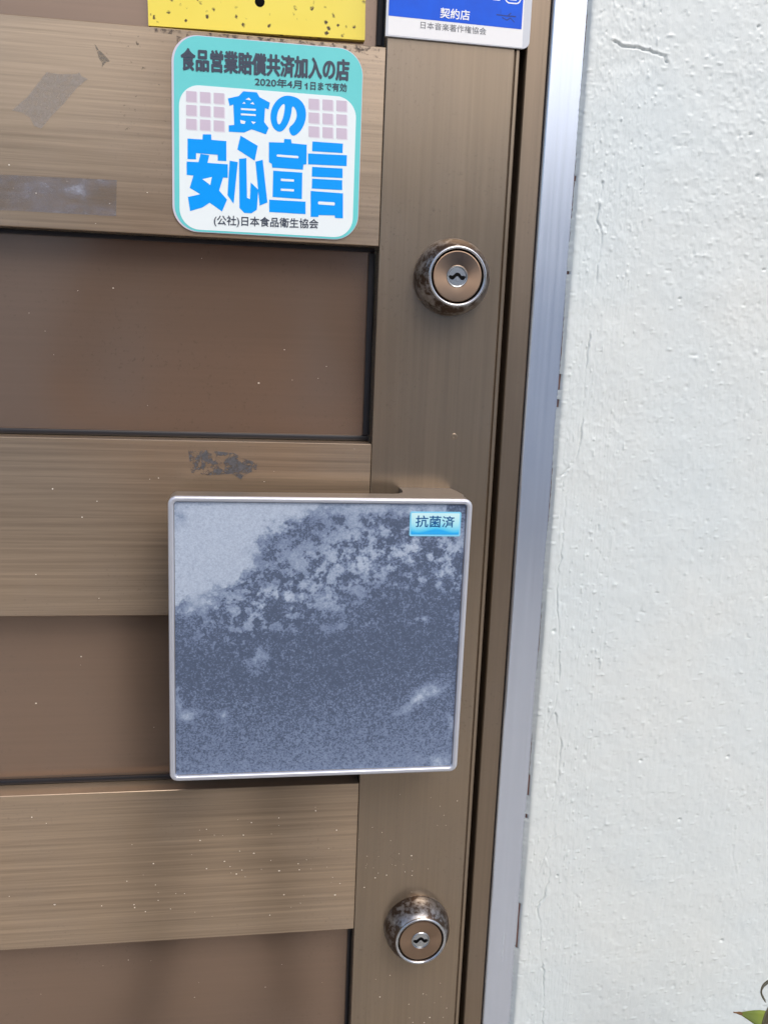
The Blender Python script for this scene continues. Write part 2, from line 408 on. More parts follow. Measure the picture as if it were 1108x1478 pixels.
for k in range(-2, 5):
    top_ = ZC+RT0-PITCH*(k-1)-RH; bot = ZC+RT0-PITCH*k
    p_ = part('panel', MB().box(-0.6695, 0.0880, YP, 0.030, bot+.0002, top_-.0002), M_PANEL, DOOR)
    panels[k] = p_
    gw = 0.0022 if k == 3 else 0.0042
    gk = MB()
    gk.box(-0.6694, 0.0879, YP-.0035, YP-.0002, bot+.0003, bot+.0040, 0.0010, 2)
    part('gasket', gk, M_RUBBER, p_, 'black rubber strip along the foot of the panel', sharp=40)
    part('gasket', MB().box(-0.6694, 0.0879, YP-.0030, YP-.0002, top_-(.0012 if k == 3 else .0030), top_-.0003, 0.0006), M_RUBBER, p_)
    part('gasket', MB().box(0.0880-gw, 0.0879, YP-.0040, YP-.0002, bot+.0041, top_-.0033, 0.0008), M_RUBBER, p_)
    part('gasket', MB().box(-0.6694, -0.6694+gw, YP-.0040, YP-.0002, bot+.0041, top_-.0033, 0.0008), M_RUBBER, p_)

# worn chrome and patina of the lock collars
M_COLLAR = mat('worn_chrome_collar', (0.2, 0.16, 0.13), 0.35, 0.85); n = NT(M_COLLAR)
w_ = n.noise(70.0, detail=8, rough=0.7, dist=0.3)
w2 = n.noise(420.0, detail=3)
wm = n.ramp(n.math('ADD', w_, n.math('MULTIPLY', w2, 0.25)), [(0.58, 0.0), (0.66, 0.5), (0.80, 1.0)])
n.out('Base Color', n.mix(wm, (0.085, 0.058, 0.043), (0.46, 0.46, 0.47)))
n.out('Roughness', n.math('SUBTRACT', 0.52, n.math('MULTIPLY', w_, 0.35)))
n.bump(n.math('ADD', w_, w2), 0.15, 0.0006)
M_CHROME = mat('chrome_ring', (0.62, 0.64, 0.67), 0.20, 1.0)
M_FACE = mat('bronze_cylinder_face', (0.36, 0.25, 0.175), 0.28, 1.0); n = NT(M_FACE)
M_FACE.node_tree.nodes['Principled BSDF'].inputs['Anisotropic'].default_value = 0.8
tg = M_FACE.node_tree.nodes.new('ShaderNodeTangent'); tg.direction_type = 'RADIAL'; tg.axis = 'Y'
n.out('Tangent', tg.outputs[0])
M_PLUG = mat('steel_plug', (0.50, 0.52, 0.53), 0.26, 0.95)
M_BLACK = mat('slot_black', (0.003, 0.003, 0.003), 0.8, spec=0.1)

def lock(cx, cz, h, label, drop=0.0):
    col = MB().lathe(cx, cz, [(.0252, 0.0), (.0254, -.0012), (.0252, -.0038), (.0246, -.0080), (.0234, -.0120), (.0216, -h+.0036), (.0202, -h+.0013), (.0190, -h+.0001)], 96)
    L = part('lock', col, M_COLLAR, DOOR, label, smooth=True)
    part('ring', MB().lathe(cx, cz, [(.0193, -h+.001), (.0194, -h-.0004), (.0190, -h-.0011), (.0183, -h-.0013), (.0176, -h-.0009), (.01725, -h+.0002), (.01725, -h+.0045)], 96), M_CHROME, L, 'bright rolled ring', smooth=True)
    part('groove', MB().lathe(cx, cz, [(.0172, -h+.0042), (.0157, -h+.0042)], 64), M_BLACK, L)
    part('face', MB().lathe(cx, cz, [(.0164, -h+.0040), (.0164, -h+.0007), (.0161, -h+.0001), (.0156, -h-.0000), (.0100, -h+.0003), (.0072, -h+.0006), (.0066, -h+.0010)], 96), M_FACE, L, 'brushed bronze cylinder face', sharp=14)
    pl = part('plug', MB().lathe(cx, cz, [(.0070, -h+.0014), (.0069, -h+.0004), (.0066, -h+.0001), (.0062, -h+.0003), (.0059, -h+.0009), (.0056, -h+.0007), (.0, -h+.0007)], 64), M_PLUG, L, 'steel keyway plug', sharp=15)
    s = 0.0142/210                           # the wave-shaped keyway, traced at 210 units to 11.8 mm
    up_ = [(-82, 4), (-70, 14), (-48, 8), (-30, 22), (-12, 38), (8, 40), (26, 30), (42, 10), (62, 14), (82, 6)]
    lo = [(80, -8), (62, -28), (38, -26), (20, -6), (4, 8), (-10, 4), (-24, -14), (-44, -30), (-66, -22), (-80, -8)]
    part('keyway', MB().prism([(cx+x*s, cz+(y-4)*s) for x, y in up_+lo], -h+.00045, -h+.0009), M_BLACK, pl)
    part('keyway_core', MB().lathe(cx+.0001, cz-.0024, [(.0011, -h+.0007), (.0010, -h+.00042), (.0, -h+.0004)], 20), M_PLUG, pl, sharp=20)
    return L
lock(0.1376, ZC+0.0351, 0.0190, 'upper round lock cylinder with worn collar, above the square handle')
lock(0.1366, ZC-0.4530, 0.0190, 'lower round lock cylinder with worn collar, below the square handle')

# ---------------------------------------------------------------- square pull handle
HX0, HX1, HZ0, HZ1, HY = -0.0455, 0.1500, ZC-0.3015, ZC-0.1080, -0.0450
M_RIM_LIT = mat('skylit_handle_rim', (0.62, 0.62, 0.64), 0.34, 0.55); n = NT(M_RIM_LIT)  # rim of the handle casting, sky light put into its pale tint
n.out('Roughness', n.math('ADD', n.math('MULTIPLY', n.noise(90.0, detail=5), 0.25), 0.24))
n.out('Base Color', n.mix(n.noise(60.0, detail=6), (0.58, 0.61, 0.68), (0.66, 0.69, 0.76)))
outer = rrect(HX0, HX1, HZ0, HZ1, 0.0052, 8); RW = 0.0034
inner = rrect(HX0+RW, HX1-RW, HZ0+RW, HZ1-RW, 0.0030, 8)
def loft(loops):
    mb = MB(); L = [[mb.bm.verts.new((x, y, z)) for x, z in pts] for pts, y in loops]
    for a, b in zip(L, L[1:]):
        m_ = len(a)
        for i in range(m_): mb.bm.faces.new((a[i], a[(i+1) % m_], b[(i+1) % m_], b[i]))
    mb.bm.faces.new(L[0]); mb.bm.faces.new(L[-1][::-1])
    bmesh.ops.recalc_face_normals(mb.bm, faces=mb.bm.faces)
    return mb
def ins(d, r): return rrect(HX0+d, HX1-d, HZ0+d, HZ1-d, max(r-d, 0.0004), 8)
M_BODY_SHADED = mat('shaded_handle_body', (0.33, 0.295, 0.265), 0.36, 0.7)  # same casting as the rim; darker colour stands for shade on the sides
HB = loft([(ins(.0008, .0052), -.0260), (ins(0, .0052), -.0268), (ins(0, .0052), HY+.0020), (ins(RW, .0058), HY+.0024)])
HANDLE = part('pull_handle', HB, M_BODY_SHADED, DOOR, 'square pull handle with a light metal rim and mottled blue-grey face', sharp=35)
def ring_loft(loops):
    mb = MB(); L = [[mb.bm.verts.new((x, y, z)) for x, z in pts] for pts, y in loops]
    for a, b in zip(L, L[1:]+L[:1]):
        m_ = len(a)
        for i in range(m_): mb.bm.faces.new((a[i], a[(i+1) % m_], b[(i+1) % m_], b[i]))
    bmesh.ops.recalc_face_normals(mb.bm, faces=mb.bm.faces)
    return mb
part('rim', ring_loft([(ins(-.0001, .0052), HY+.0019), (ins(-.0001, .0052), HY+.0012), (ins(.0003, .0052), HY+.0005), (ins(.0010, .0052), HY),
     (ins(RW-.0009, .0058), HY), (ins(RW-.0003, .0058), HY+.0004), (ins(RW, .0058), HY+.0012), (ins(RW, .0058), HY+.0023)]), M_RIM_LIT, HANDLE, 'satin rim coloured pale as if skylit', sharp=50)
# foot that carries the handle on the stile: a curved post at the right third
mt = [(0.0960, -.0262), (0.1040, -.0235), (0.1075, -.0190), (0.1086, -.0130), (0.1086, -.0002), (0.1440, -.0002), (0.1452, -.0020), (0.1470, -.0140), (0.1484, -.0262)]
part('mounting_post', MB().extz(mt, HZ0+.0012, HZ1-.0004), M_BODY_SHADED, HANDLE, sharp=40)

# the worn face plate: pale bloom spreading from the upper left over a dark blue-grey coat
def face_plate():
    d = RW+.0004; x0, x1, z0, z1 = HX0+d, HX1-d, HZ0+d, HZ1-d
    N = 420
    X, Z = np.meshgrid(np.linspace(x0, x1, N), np.linspace(z0, z1, N)); u = (X-x0)/(x1-x0); v = (z1-Z)/(z1-z0)   # v runs down
    wu = u+0.035*fbm(u, v, 0.12, 201, 5, 0.6); wv = v+0.035*fbm(u, v, 0.12, 211, 5, 0.6)
    fine = fbm(u, v, 0.034, 221, 4, 0.8); mid = fbm(wu, wv, 0.11, 231, 5, 0.62); big = fbm(wu, wv, 0.30, 241, 4, 0.5)
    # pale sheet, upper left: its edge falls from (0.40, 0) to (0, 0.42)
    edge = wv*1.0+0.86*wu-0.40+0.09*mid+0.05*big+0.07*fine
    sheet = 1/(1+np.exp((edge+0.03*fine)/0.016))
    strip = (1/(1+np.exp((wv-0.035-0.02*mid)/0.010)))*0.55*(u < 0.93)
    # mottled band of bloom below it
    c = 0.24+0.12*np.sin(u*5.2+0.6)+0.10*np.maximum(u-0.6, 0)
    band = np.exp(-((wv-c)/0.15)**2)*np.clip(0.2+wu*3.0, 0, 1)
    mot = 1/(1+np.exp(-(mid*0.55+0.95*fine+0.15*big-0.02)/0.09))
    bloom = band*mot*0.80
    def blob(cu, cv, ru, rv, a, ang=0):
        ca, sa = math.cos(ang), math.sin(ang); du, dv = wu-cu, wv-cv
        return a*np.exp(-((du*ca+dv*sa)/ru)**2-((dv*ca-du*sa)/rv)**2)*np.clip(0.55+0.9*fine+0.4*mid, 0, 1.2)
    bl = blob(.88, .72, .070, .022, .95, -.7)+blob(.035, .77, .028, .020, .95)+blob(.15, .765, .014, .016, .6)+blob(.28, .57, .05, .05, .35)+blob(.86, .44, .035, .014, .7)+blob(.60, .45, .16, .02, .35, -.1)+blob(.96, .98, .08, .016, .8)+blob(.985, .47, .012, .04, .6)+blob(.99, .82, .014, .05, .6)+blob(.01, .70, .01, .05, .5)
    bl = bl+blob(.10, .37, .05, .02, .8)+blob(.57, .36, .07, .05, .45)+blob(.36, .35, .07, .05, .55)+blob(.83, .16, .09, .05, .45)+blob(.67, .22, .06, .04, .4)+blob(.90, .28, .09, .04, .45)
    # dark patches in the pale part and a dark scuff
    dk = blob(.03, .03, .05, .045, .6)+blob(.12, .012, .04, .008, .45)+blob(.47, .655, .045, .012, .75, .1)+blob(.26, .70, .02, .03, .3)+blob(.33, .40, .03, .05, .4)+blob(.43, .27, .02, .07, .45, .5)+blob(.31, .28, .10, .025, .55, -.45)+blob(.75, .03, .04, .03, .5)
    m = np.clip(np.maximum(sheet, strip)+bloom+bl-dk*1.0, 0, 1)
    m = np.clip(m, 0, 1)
    foot_pale = 0.20*np.clip((v-0.55)/0.45, 0, 1)          # paler towards the foot of the plate
    m = np.clip(m*0.9+foot_pale+0.05*fine*(1-m)-0.03+0.025*big, 0, 1)
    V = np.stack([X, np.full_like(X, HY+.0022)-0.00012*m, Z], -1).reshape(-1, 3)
    idx = np.arange(N*N).reshape(N, N)
    F = np.stack([idx[:-1, :-1], idx[:-1, 1:], idx[1:, 1:], idx[1:, :-1]], -1).reshape(-1, 4)
    me = bpy.data.meshes.new('face_plate'); V = V-np.array(root_loc(DOOR))
    me.vertices.add(len(V)); me.vertices.foreach_set('co', V.astype(np.float32).ravel())
    me.loops.add(F.size); me.loops.foreach_set('vertex_index', F.astype(np.int32).ravel())
    me.polygons.add(len(F)); me.polygons.foreach_set('loop_start', np.arange(0, F.size, 4, dtype=np.int32))
    me.polygons.foreach_set('use_smooth', np.ones(len(F), dtype=bool)); me.update(calc_edges=True)
    a = me.attributes.new('wear', 'FLOAT', 'POINT'); a.data.foreach_set('value', m.astype(np.float32).ravel())
    return me
M_PLATE = mat('worn_blue_grey_coat', (0.2, 0.24, 0.32), 0.5, 0.25); n = NT(M_PLATE)
at = M_PLATE.node_tree.nodes.new('ShaderNodeAttribute'); at.attribute_name = 'wear'
sp1 = n.noise(900.0, detail=3, rough=0.7); sp2 = n.noise(330.0, detail=4, rough=0.75)
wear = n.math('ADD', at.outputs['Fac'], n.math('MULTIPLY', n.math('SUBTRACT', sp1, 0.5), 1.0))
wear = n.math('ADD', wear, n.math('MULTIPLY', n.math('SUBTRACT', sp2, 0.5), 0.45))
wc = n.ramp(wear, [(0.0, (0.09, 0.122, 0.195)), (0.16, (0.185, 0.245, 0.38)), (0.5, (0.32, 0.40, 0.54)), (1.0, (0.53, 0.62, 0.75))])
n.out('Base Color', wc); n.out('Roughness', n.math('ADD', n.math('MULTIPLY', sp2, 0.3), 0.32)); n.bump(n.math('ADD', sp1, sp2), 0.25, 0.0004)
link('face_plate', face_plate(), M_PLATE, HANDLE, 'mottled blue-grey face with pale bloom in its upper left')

# ---------------------------------------------------------------- residue and specks on the door
def residue(name, poly, Y, m, parent, label):
    return part(name, MB().prism([on(px, py, Y) for px, py in poly], Y-.00012, Y+.0002), m, parent, label)
def film(name, base, alpha_stops, scale, rough=0.5, metal=0.2, edge=None):
    m = mat(name, base, rough, metal); n = NT(m)
    a = n.ramp(n.noise(scale, detail=7, rough=0.7, dist=0.4), alpha_stops); n.out('Alpha', a)
    return m, n
Y1 = 0.0006
M_R1, n = film('grey_glue_film', (0.36, 0.33, 0.30), [(0.30, 0.25), (0.62, 0.70)], 300, 0.75, 0.0)
residue('tape_residue', [(68, 104), (84, 107), (111, 107), (115, 104), (118, 110), (127, 114), (112, 126), (92, 150), (74, 168), (60, 186), (50, 182), (44, 170), (33, 163), (18, 159), (40, 140)], Y1, M_R1, rails[0], 'slanted grey patch of old tape glue')
M_R2, n = film('clear_tape_film', (0.36, 0.36, 0.39), [(0.25, 0.25), (0.50, 0.55), (0.72, 0.95)], 60, 0.25, 0.3)
n.out('Base Color', n.ramp(n.noise(55.0, detail=6, rough=0.65, mult=(0.6, 1, 1.6)), [(0.40, (0.25, 0.21, 0.18)), (0.60, (0.30, 0.29, 0.32)), (0.74, (0.62, 0.68, 0.82))]))  # pale bluish end of the ramp paints glints on the tape
residue('clear_tape', [(-60, 247), (0, 252), (169, 260), (168, 312), (0, 303), (-60, 300)], Y1, M_R2, rails[0], 'strip of clouded clear tape with painted bluish glints')
M_R3, n = film('dark_glue', (0.13, 0.125, 0.13), [(0.46, 0.0), (0.52, 0.95)], 190, 0.6, 0.0)
n.out('Base Color', n.mix(n.noise(420.0), (0.03, 0.03, 0.035), (0.17, 0.165, 0.17)))
residue('glue_residue', [(272, 650), (300, 650), (338, 654), (352, 662), (372, 668), (370, 678), (352, 686), (348, 692), (335, 684), (300, 686), (276, 682)], Y1, M_R3, rails[1], 'speckled dark glue left by a label')
M_R4, n = film('scuff', (0.20, 0.18, 0.15), [(0.40, 0.1), (0.56, 0.8)], 520, 0.8, 0.0)
residue('scuff_mark', [(137, 63), (143, 72), (150, 78), (159, 88), (152, 91), (147, 98), (148, 91), (143, 84)], Y1, M_R4, rails[0], 'small grey scuff')
M_R5, n = film('grime', (0.085, 0.065, 0.055), [(0.50, 0.0), (0.60, 0.75)], 210, 0.7, 0.0)
residue('grime', [(215, 40), (300, 47), (420, 57), (540, 67), (548, 70), (545, 84), (520, 76), (440, 68), (370, 62), (300, 56), (262, 54), (262, 66), (256, 66), (255, 50), (216, 46)], Y1, M_R5, rails[0], 'dark grime along the top edge of the rail')
M_R6, n = film('faint_wear', (0.10, 0.085, 0.07), [(0.62, 0.0), (0.67, 0.6)], 260, 0.7, 0.0)
residue('wear_marks', [(150, 42), (248, 52), (248, 200), (165, 200)], Y1, M_R6, rails[0], 'scatter of small dark nicks')
M_SPECK = mat('pale_paint_speck', (0.66, 0.60, 0.51), 0.6)
def specks(name, boxes, count, parent, Y, seed):
    r = random.Random(seed); mb = MB()
    for i in range(count):
        x0, x1, y0, y1 = r.choice(boxes); px, py = r.uniform(x0, x1), r.uniform(y0, y1); x, z = on(px, py, Y)
        s = r.choice([.00016, .0002, .0002, .00028, .0003, .0004, .0005]); q = r.uniform(.8, 1.6); n_ = 7
        ring = [mb.bm.verts.new((x+s*math.cos(2*math.pi*k/n_)*q, Y-.00002, z+s*math.sin(2*math.pi*k/n_))) for k in range(n_)]
        top = mb.bm.verts.new((x, Y-.00022, z))
        for k in range(n_): mb.bm.faces.new((ring[k], ring[(k+1) % n_], top))
    o = part(name, mb, M_SPECK, parent); o['kind'] = 'stuff'; return o
specks('paint_specks', [(0, 505, 1160, 1330), (350, 505, 1140, 1330), (300, 500, 1200, 1330), (180, 380, 1180, 1330)], 62, rails[2], Y1, 1)
specks('paint_specks', [(525, 660, 1140, 1290), (515, 600, 1200, 1270), (520, 655, 1400, 1476)], 48, STILE, 0.0, 2)
specks('paint_specks', [(10, 230, 700, 880), (10, 530, 640, 700)], 10, rails[1], Y1, 3)
specks('paint_specks', [(10, 500, 370, 600)], 12, panels[1], YP, 5)
specks('paint_specks', [(10, 230, 910, 1100)], 4, panels[2], YP, 6)
specks('paint_specks', [(10, 490, 1380, 1476)], 9, panels[3], YP, 7)
specks('paint_specks', [(10, 500, 200, 330)], 9, rails[0], Y1, 4)
# the small dent in the stile
part('dent', MB().lathe(*on(655, 630, 0), [(.0022, -.00004), (.0016, -.00032), (.0006, -.00012), (0, .0)], 20), M_STILE, STILE, smooth=True)

# ---------------------------------------------------------------- large food-safety sticker
def print_part(name, polys, m, parent, Y, thick=.00006):
    mb = MB()
    for p in polys: mb.prism(p, Y, Y+thick)
    return part(name, mb, m, parent)
GL = dict(rough=0.28)
M_TEAL = mat('teal_print', (0.155, 0.60, 0.60), 0.30); n = NT(M_TEAL)
n.out('Base Color', n.mix(n.noise(60, detail=5), (0.13, 0.60, 0.61), (0.16, 0.66, 0.67)))
M_EDGE = mat('sticker_edge_film', (0.62, 0.60, 0.70), 0.35)
M_WHITE = mat('white_print', (0.80, 0.88, 0.90), 0.34, spec=0.3)
M_BLUE = mat('bright_blue_print', (0.0, 0.33, 0.95), 0.34, spec=0.25)
M_INK = mat('slate_ink', (0.045, 0.060, 0.095), 0.35)
M_LILAC = mat('lilac_print', (0.60, 0.52, 0.63), 0.32)
M_BLUSH = mat('pale_pink_print', (0.74, 0.72, 0.80), 0.32)
YS = Y1-.0011
STK = thing('food_safety_sticker', 'teal and white rounded sticker with large blue characters on the door', 'sticker', (0.0142, Y1, ZC+0.0559))
sx0, sx1 = -0.0448, 0.0736; sz0, sz1 = ZC+0.0557, ZC+0.1719
part('backing', MB().prism(rrect(sx0, sx1, sz0, sz1, .0158, 12), YS, Y1+.0001), M_EDGE, STK)
part('border', MB().prism(rrect(sx0+.0013, sx1-.0003, sz0+.0003, sz1-.0004, .0155, 12), YS-.00012, YS+.0001), M_TEAL, STK, 'teal printed border')
wx0 = on(259, 220, YS)[0]; wx1 = on(512, 220, YS)[0]; wz1 = on(385, 131, YS)[1]; wz0 = on(385, 337, YS)[1]
part('white_field', MB().prism(rrect(wx0, wx1, wz0, wz1, .0125, 12), YS-.00024, YS-.0001), M_WHITE, STK)
Z4 = lambda p: (240+p[0]/3.8207, 50+p[1]/3.8207)
Z5 = lambda p: (240+p[0]/3.8207, 190+p[1]/3.8207)
Yp = YS-.00036
P4 = lambda pts, y=Yp: [on(*Z4(p), y) for p in pts]
P5 = lambda pts, y=Yp: [on(*Z5(p), y) for p in pts]
sq, sq2 = [], []
for gx, gy in ((110, 310), (785, 352)):
    for c in range(3):
        for r in range(3):
            x, y = gx+c*76, gy+r*76+c*5
            sq.append(P4([(x, y), (x+57, y+4), (x+57, y+62), (x, y+58)]))
            sq2.append(P4([(x+5, y+4), (x+63, y+8), (x+63, y+68), (x+5, y+64)], Yp+.00005))
for p in sq2: print_part('square_shadow', [p], M_BLUSH, STK, Yp+.00005)
for p in sq: print_part('lilac_square', [p], M_LILAC, STK, Yp)
def chaikin(p, it=2):
    for _ in range(it):
        p = [q for a, b in zip(p, p[1:]+p[:1]) for q in ((a[0]*.75+b[0]*.25, a[1]*.75+b[1]*.25), (a[0]*.25+b[0]*.75, a[1]*.25+b[1]*.75))]
    return p
sh = P4([(340, 352), (400, 338), (425, 312), (500, 318), (515, 345), (572, 375), (565, 412), (545, 405), (540, 482), (565, 515), (550, 550), (495, 530), (470, 522), (430, 540), (345, 535), (345, 500), (375, 498), (370, 385), (350, 392)])
no = P4([(650, 336), (690, 337), (735, 354), (766, 395), (773, 450), (757, 508), (722, 552), (690, 560), (672, 515), (704, 490), (722, 450), (715, 412), (694, 388), (690, 440), (668, 502), (632, 541), (592, 522), (573, 470), (578, 412), (608, 360)])
an1 = P5([(118, 38), (200, 43), (202, 15), (248, 15), (250, 45), (332, 52), (332, 162), (284, 160), (284, 128), (165, 118), (165, 153), (118, 151)])
an2 = P5([(113, 165), (178, 168), (190, 122), (238, 130), (228, 172), (340, 180), (340, 255), (314, 253), (292, 325), (336, 375), (308, 440), (240, 392), (200, 418), (132, 438), (120, 360), (188, 345), (130, 310), (150, 242), (113, 238)])
ko = [P5(p) for p in ([(350, 160), (395, 168), (372, 398), (338, 350)], [(410, 22), (505, 78), (488, 160), (392, 98)],
      [(402, 150), (442, 146), (446, 365), (462, 372), (466, 280), (508, 320), (500, 430), (470, 450), (430, 448), (404, 420)], [(492, 165), (532, 155), (558, 390), (515, 408)])]
se = [P5(p) for p in ([(566, 58), (648, 60), (652, 40), (688, 42), (692, 64), (775, 72), (773, 180), (756, 182), (754, 210), (584, 198), (582, 178), (566, 168)],
      [(590, 215), (750, 226), (748, 372), (586, 360)], [(568, 375), (768, 386), (768, 455), (568, 443)])]
ge = [P5(p) for p in ([(806, 54), (974, 66), (972, 118), (804, 108)], [(782, 120), (996, 130), (994, 190), (782, 180)], [(804, 194), (972, 203), (972, 256), (802, 248)],
      [(804, 259), (970, 268), (970, 322), (802, 314)], [(796, 327), (974, 340), (974, 478), (930, 476), (928, 462), (840, 460), (838, 470), (796, 470)])]
for ps in ([sh], [chaikin(no)], [an1, an2], ko, se, ge): print_part('large_character', ps, M_BLUE, STK, Yp)
Yw = Yp-.00006
gaps = [P4(p, Yw) for p in ([(412, 405), (494, 410), (494, 420), (412, 415)], [(412, 434), (494, 439), (494, 449), (412, 444)], [(438, 358), (455, 347), (470, 362)], [(420, 380), (430, 370), (438, 381)],
        [(463, 381), (478, 371), (486, 385)], [(408, 470), (438, 478), (432, 492), (412, 490)], [(468, 478), (494, 482), (480, 494)],
        [(654, 382), (640, 384), (616, 420), (609, 465), (616, 496), (630, 492), (645, 455), (652, 420)])]
gaps += [P5(p, Yw) for p in ([(200, 262), (252, 250), (243, 294)], [(612, 126), (726, 134), (730, 140), (726, 147), (612, 138), (608, 132)], [(632, 259), (704, 264), (704, 276), (632, 272)],
         [(632, 314), (704, 318), (704, 330), (632, 326)], [(840, 385), (926, 390), (930, 398), (926, 407), (840, 401), (836, 393)])]
gaps[7] = chaikin(gaps[7])
for p in gaps: print_part('counter_shape', [p], M_WHITE, STK, Yw, .00004)
Yt = YS-.00030
part('headline', text_mesh(MB(), '食品営業賠償共済加入の店', (262, 100.5), (503, 116.5), Yt, 31, strikes=.00045, zsq=1.0), M_INK, STK, 'slate headline characters')
part('date_line', text_mesh(MB(), '2020年4月', (368, 123.6), (435, 128.4), Yt, 12.5, strikes=.00010), M_INK, STK)
part('date_numeral', MB().prism([on(438.5+a, 129-b, Yt) for a, b in ((3.2, 0), (5.4, 0.1), (5.4, 9.4), (3.9, 9.3), (3.2, 7.8), (1.0, 7.4), (1.0, 5.8), (3.2, 5.9))], Yt-.00003, Yt+.00008), M_INK, STK)
part('date_line', text_mesh(MB(), '日まで有効', (448, 129.5), (500, 132.5), Yt, 12.0, strikes=.00010), M_INK, STK)
part('society_line', text_mesh(MB(), '(公社)日本食品衛生協会', (309, 326.5), (459, 332), Yt-.0001, 16.0, strikes=.00009), M_INK, STK)

# ---------------------------------------------------------------- blue and white licence plate on the stile
YB = -0.0022
BLU = thing('blue_licence_sticker', 'blue and white plastic licence card stuck on the door stile', 'sticker', (0.13, 0.0, ZC+0.177))
zup = ZC+0.27
def pz(px, py, Y): return on(px, py, Y)
A_ = on(555.5, 51, YB); B_ = on(757, 70.5, YB); bl = on(560, 0, YB); br = on(765, 0, YB)
def card(x0, x1, pl_, pr_, r=.006, top=zup):
    """outline from a lower edge (two points) up to the top, round corner at the lower right"""
    (xa, za), (xb, zb__) = pl_, pr_
    out = [(xa, za)]
    for k in range(9):
        a = RAD(-90+90*k/8); out.append((xb-r+r*math.cos(a), zb__+r+r*math.sin(a)))
    return out+[(xb, top), (xa, top)]
M_CARD = mat('card_white', (0.83, 0.84, 0.85), 0.22)
M_CARDEDGE = mat('translucent_card_rim', (0.60, 0.63, 0.68), 0.18)
M_CBLUE = mat('deep_blue_print', (0.006, 0.09, 0.52), 0.3, spec=0.3); n = NT(M_CBLUE)
n.out('Base Color', n.mix(n.ramp(n.noise(40, detail=6), [(0.45, 0.0), (0.75, 1.0)]), (0.003, 0.105, 0.74), (0.006, 0.08, 0.60)))
lw, lb = on(556, 51.5, YB), on(763, 71, YB)
part('card', MB().prism(card(0, 0, lw, lb, .0045), YB, -.0003), M_CARDEDGE, BLU, 'clouded plastic card')
lw2, lb2 = on(559.5, 50, YB), on(753, 69, YB)
part('white_field', MB().prism([lw2, lb2, (on(752.5, 30, YB)[0], zup-.001), (on(560, 30, YB)[0], zup-.001)], YB-.0001, YB+.0001), M_CARD, BLU)
l3, r3 = on(560.5, 22.5, YB), on(752, 42.5, YB)
part('blue_field', MB().prism([l3, r3, (r3[0], zup-.001), (l3[0], zup-.001)], YB-.0002, YB), M_CBLUE, BLU, 'deep blue upper field')
M_LETW = mat('white_letter_print', (0.85, 0.88, 0.95), 0.3); M_GREYINK = mat('grey_ink', (0.12, 0.13, 0.15), 0.4)
part('contract_shop_line', text_mesh(MB(), '契約店', (635, 25.5), (677, 29.5), YB-.00032, 14.5, strikes=.00013), M_LETW, BLU)
part('society_line', text_mesh(MB(), '日本音楽著作権協会', (606.5, 41), (701, 50.5), YB-.00022, 10.5), M_GREYINK, BLU)
def outline_pill(x0, x1, y0, y1, wpx):
    mb = MB(); Y = YB-.0003
    a = on(x0, y1, Y); b = on(x1, y0, Y); w = wpx/2.1/1000
    po = rrect(a[0], b[0], a[1], b[1], (b[1]-a[1])*0.49, 8); pi_ = rrect(a[0]+w, b[0]-w, a[1]+w, b[1]-w, (b[1]-a[1]-2*w)*0.49, 8)
    vo = [mb.bm.verts.new((x, Y, z)) for x, z in po]; vi = [mb.bm.verts.new((x, Y, z)) for x, z in pi_]
    for i in range(len(vo)):
        j = (i+1) % len(vo); mb.bm.faces.new((vo[i], vi[i], vi[j], vo[j]))
    return mb
part('pill_outline', outline_pill(728, 752, -9, 4.5, 1.6), M_LETW, BLU)
part('pill_mark', MB().prism([on(p, q, YB-.0003) for p, q in ((736, -4), (746, -3), (745, 1), (735, 0))], YB-.0003, YB-.0001), M_LETW, BLU)
part('white_dash', MB().prism([on(p, q, YB-.0003) for p, q in ((712, -5), (721, -4), (721, 1), (711, 0))], YB-.0003, YB-.0001), M_LETW, BLU)
M_SCRIB = mat('faded_pen', (0.004, 0.03, 0.20), 0.3)
scr = MB()
for pts in ([(716, 21), (727, 22.5), (744, 24)], [(722, 13), (722, 20)], [(724, 25), (731, 29), (736, 26), (742, 32)], [(733, 22), (737, 19)]):
    for p, q in zip(pts, pts[1:]):
        scr.prism([on(p[0], p[1]-.8, YB-.0003), on(q[0], q[1]-.8, YB-.0003), on(q[0]+.3, q[1]+.8, YB-.0003), on(p[0]+.3, p[1]+.8, YB-.0003)], YB-.00028, YB-.0001)
part('pen_marks', scr, M_SCRIB, BLU)

# ---------------------------------------------------------------- yellow plate
YY0 = YP-.0045
M_YEL = mat('yellow_enamel', (0.80, 0.69, 0.16), 0.32); n = NT(M_YEL)
s3 = n.sep()
big_ = n.noise(120.0, detail=3); spt = n.voro(175.0); spt2 = n.noise(520.0, detail=4, rough=0.7)
low = n.ramp(s3[2], [(0.0, 1.0), (0.022, 0.55), (0.045, 0.25)])
msk = n.math('MULTIPLY', n.ramp(n.math('ADD', spt, n.math('MULTIPLY', spt2, 0.62)), [(0.47, 1.0), (0.56, 0.0)]), n.ramp(n.math('MULTIPLY', big_, n.math('ADD', low, 0.35)), [(0.38, 0.0), (0.50, 1.0)]))
yc = n.mix(n.noise(25, detail=5), (0.82, 0.67, 0.075), (0.86, 0.74, 0.12))
n.out('Base Color', n.mix(msk, yc, (0.07, 0.045, 0.015)))
yl, yr = on(214.5, 36.8, YY0), on(526.5, 58, YY0)
YEL = thing('yellow_plate', 'yellow metal plate with dark rust flecks above the teal sticker', 'sign', (yl[0], YY0, yl[1]))
slope = (yr[1]-yl[1])/(yr[0]-yl[0]); hgt = 0.075
hx, hz = on(375, 2.5, YY0)
q = [yl, yr, (yr[0]-slope*hgt, yr[1]+hgt), (yl[0]-slope*hgt, yl[1]+hgt)]
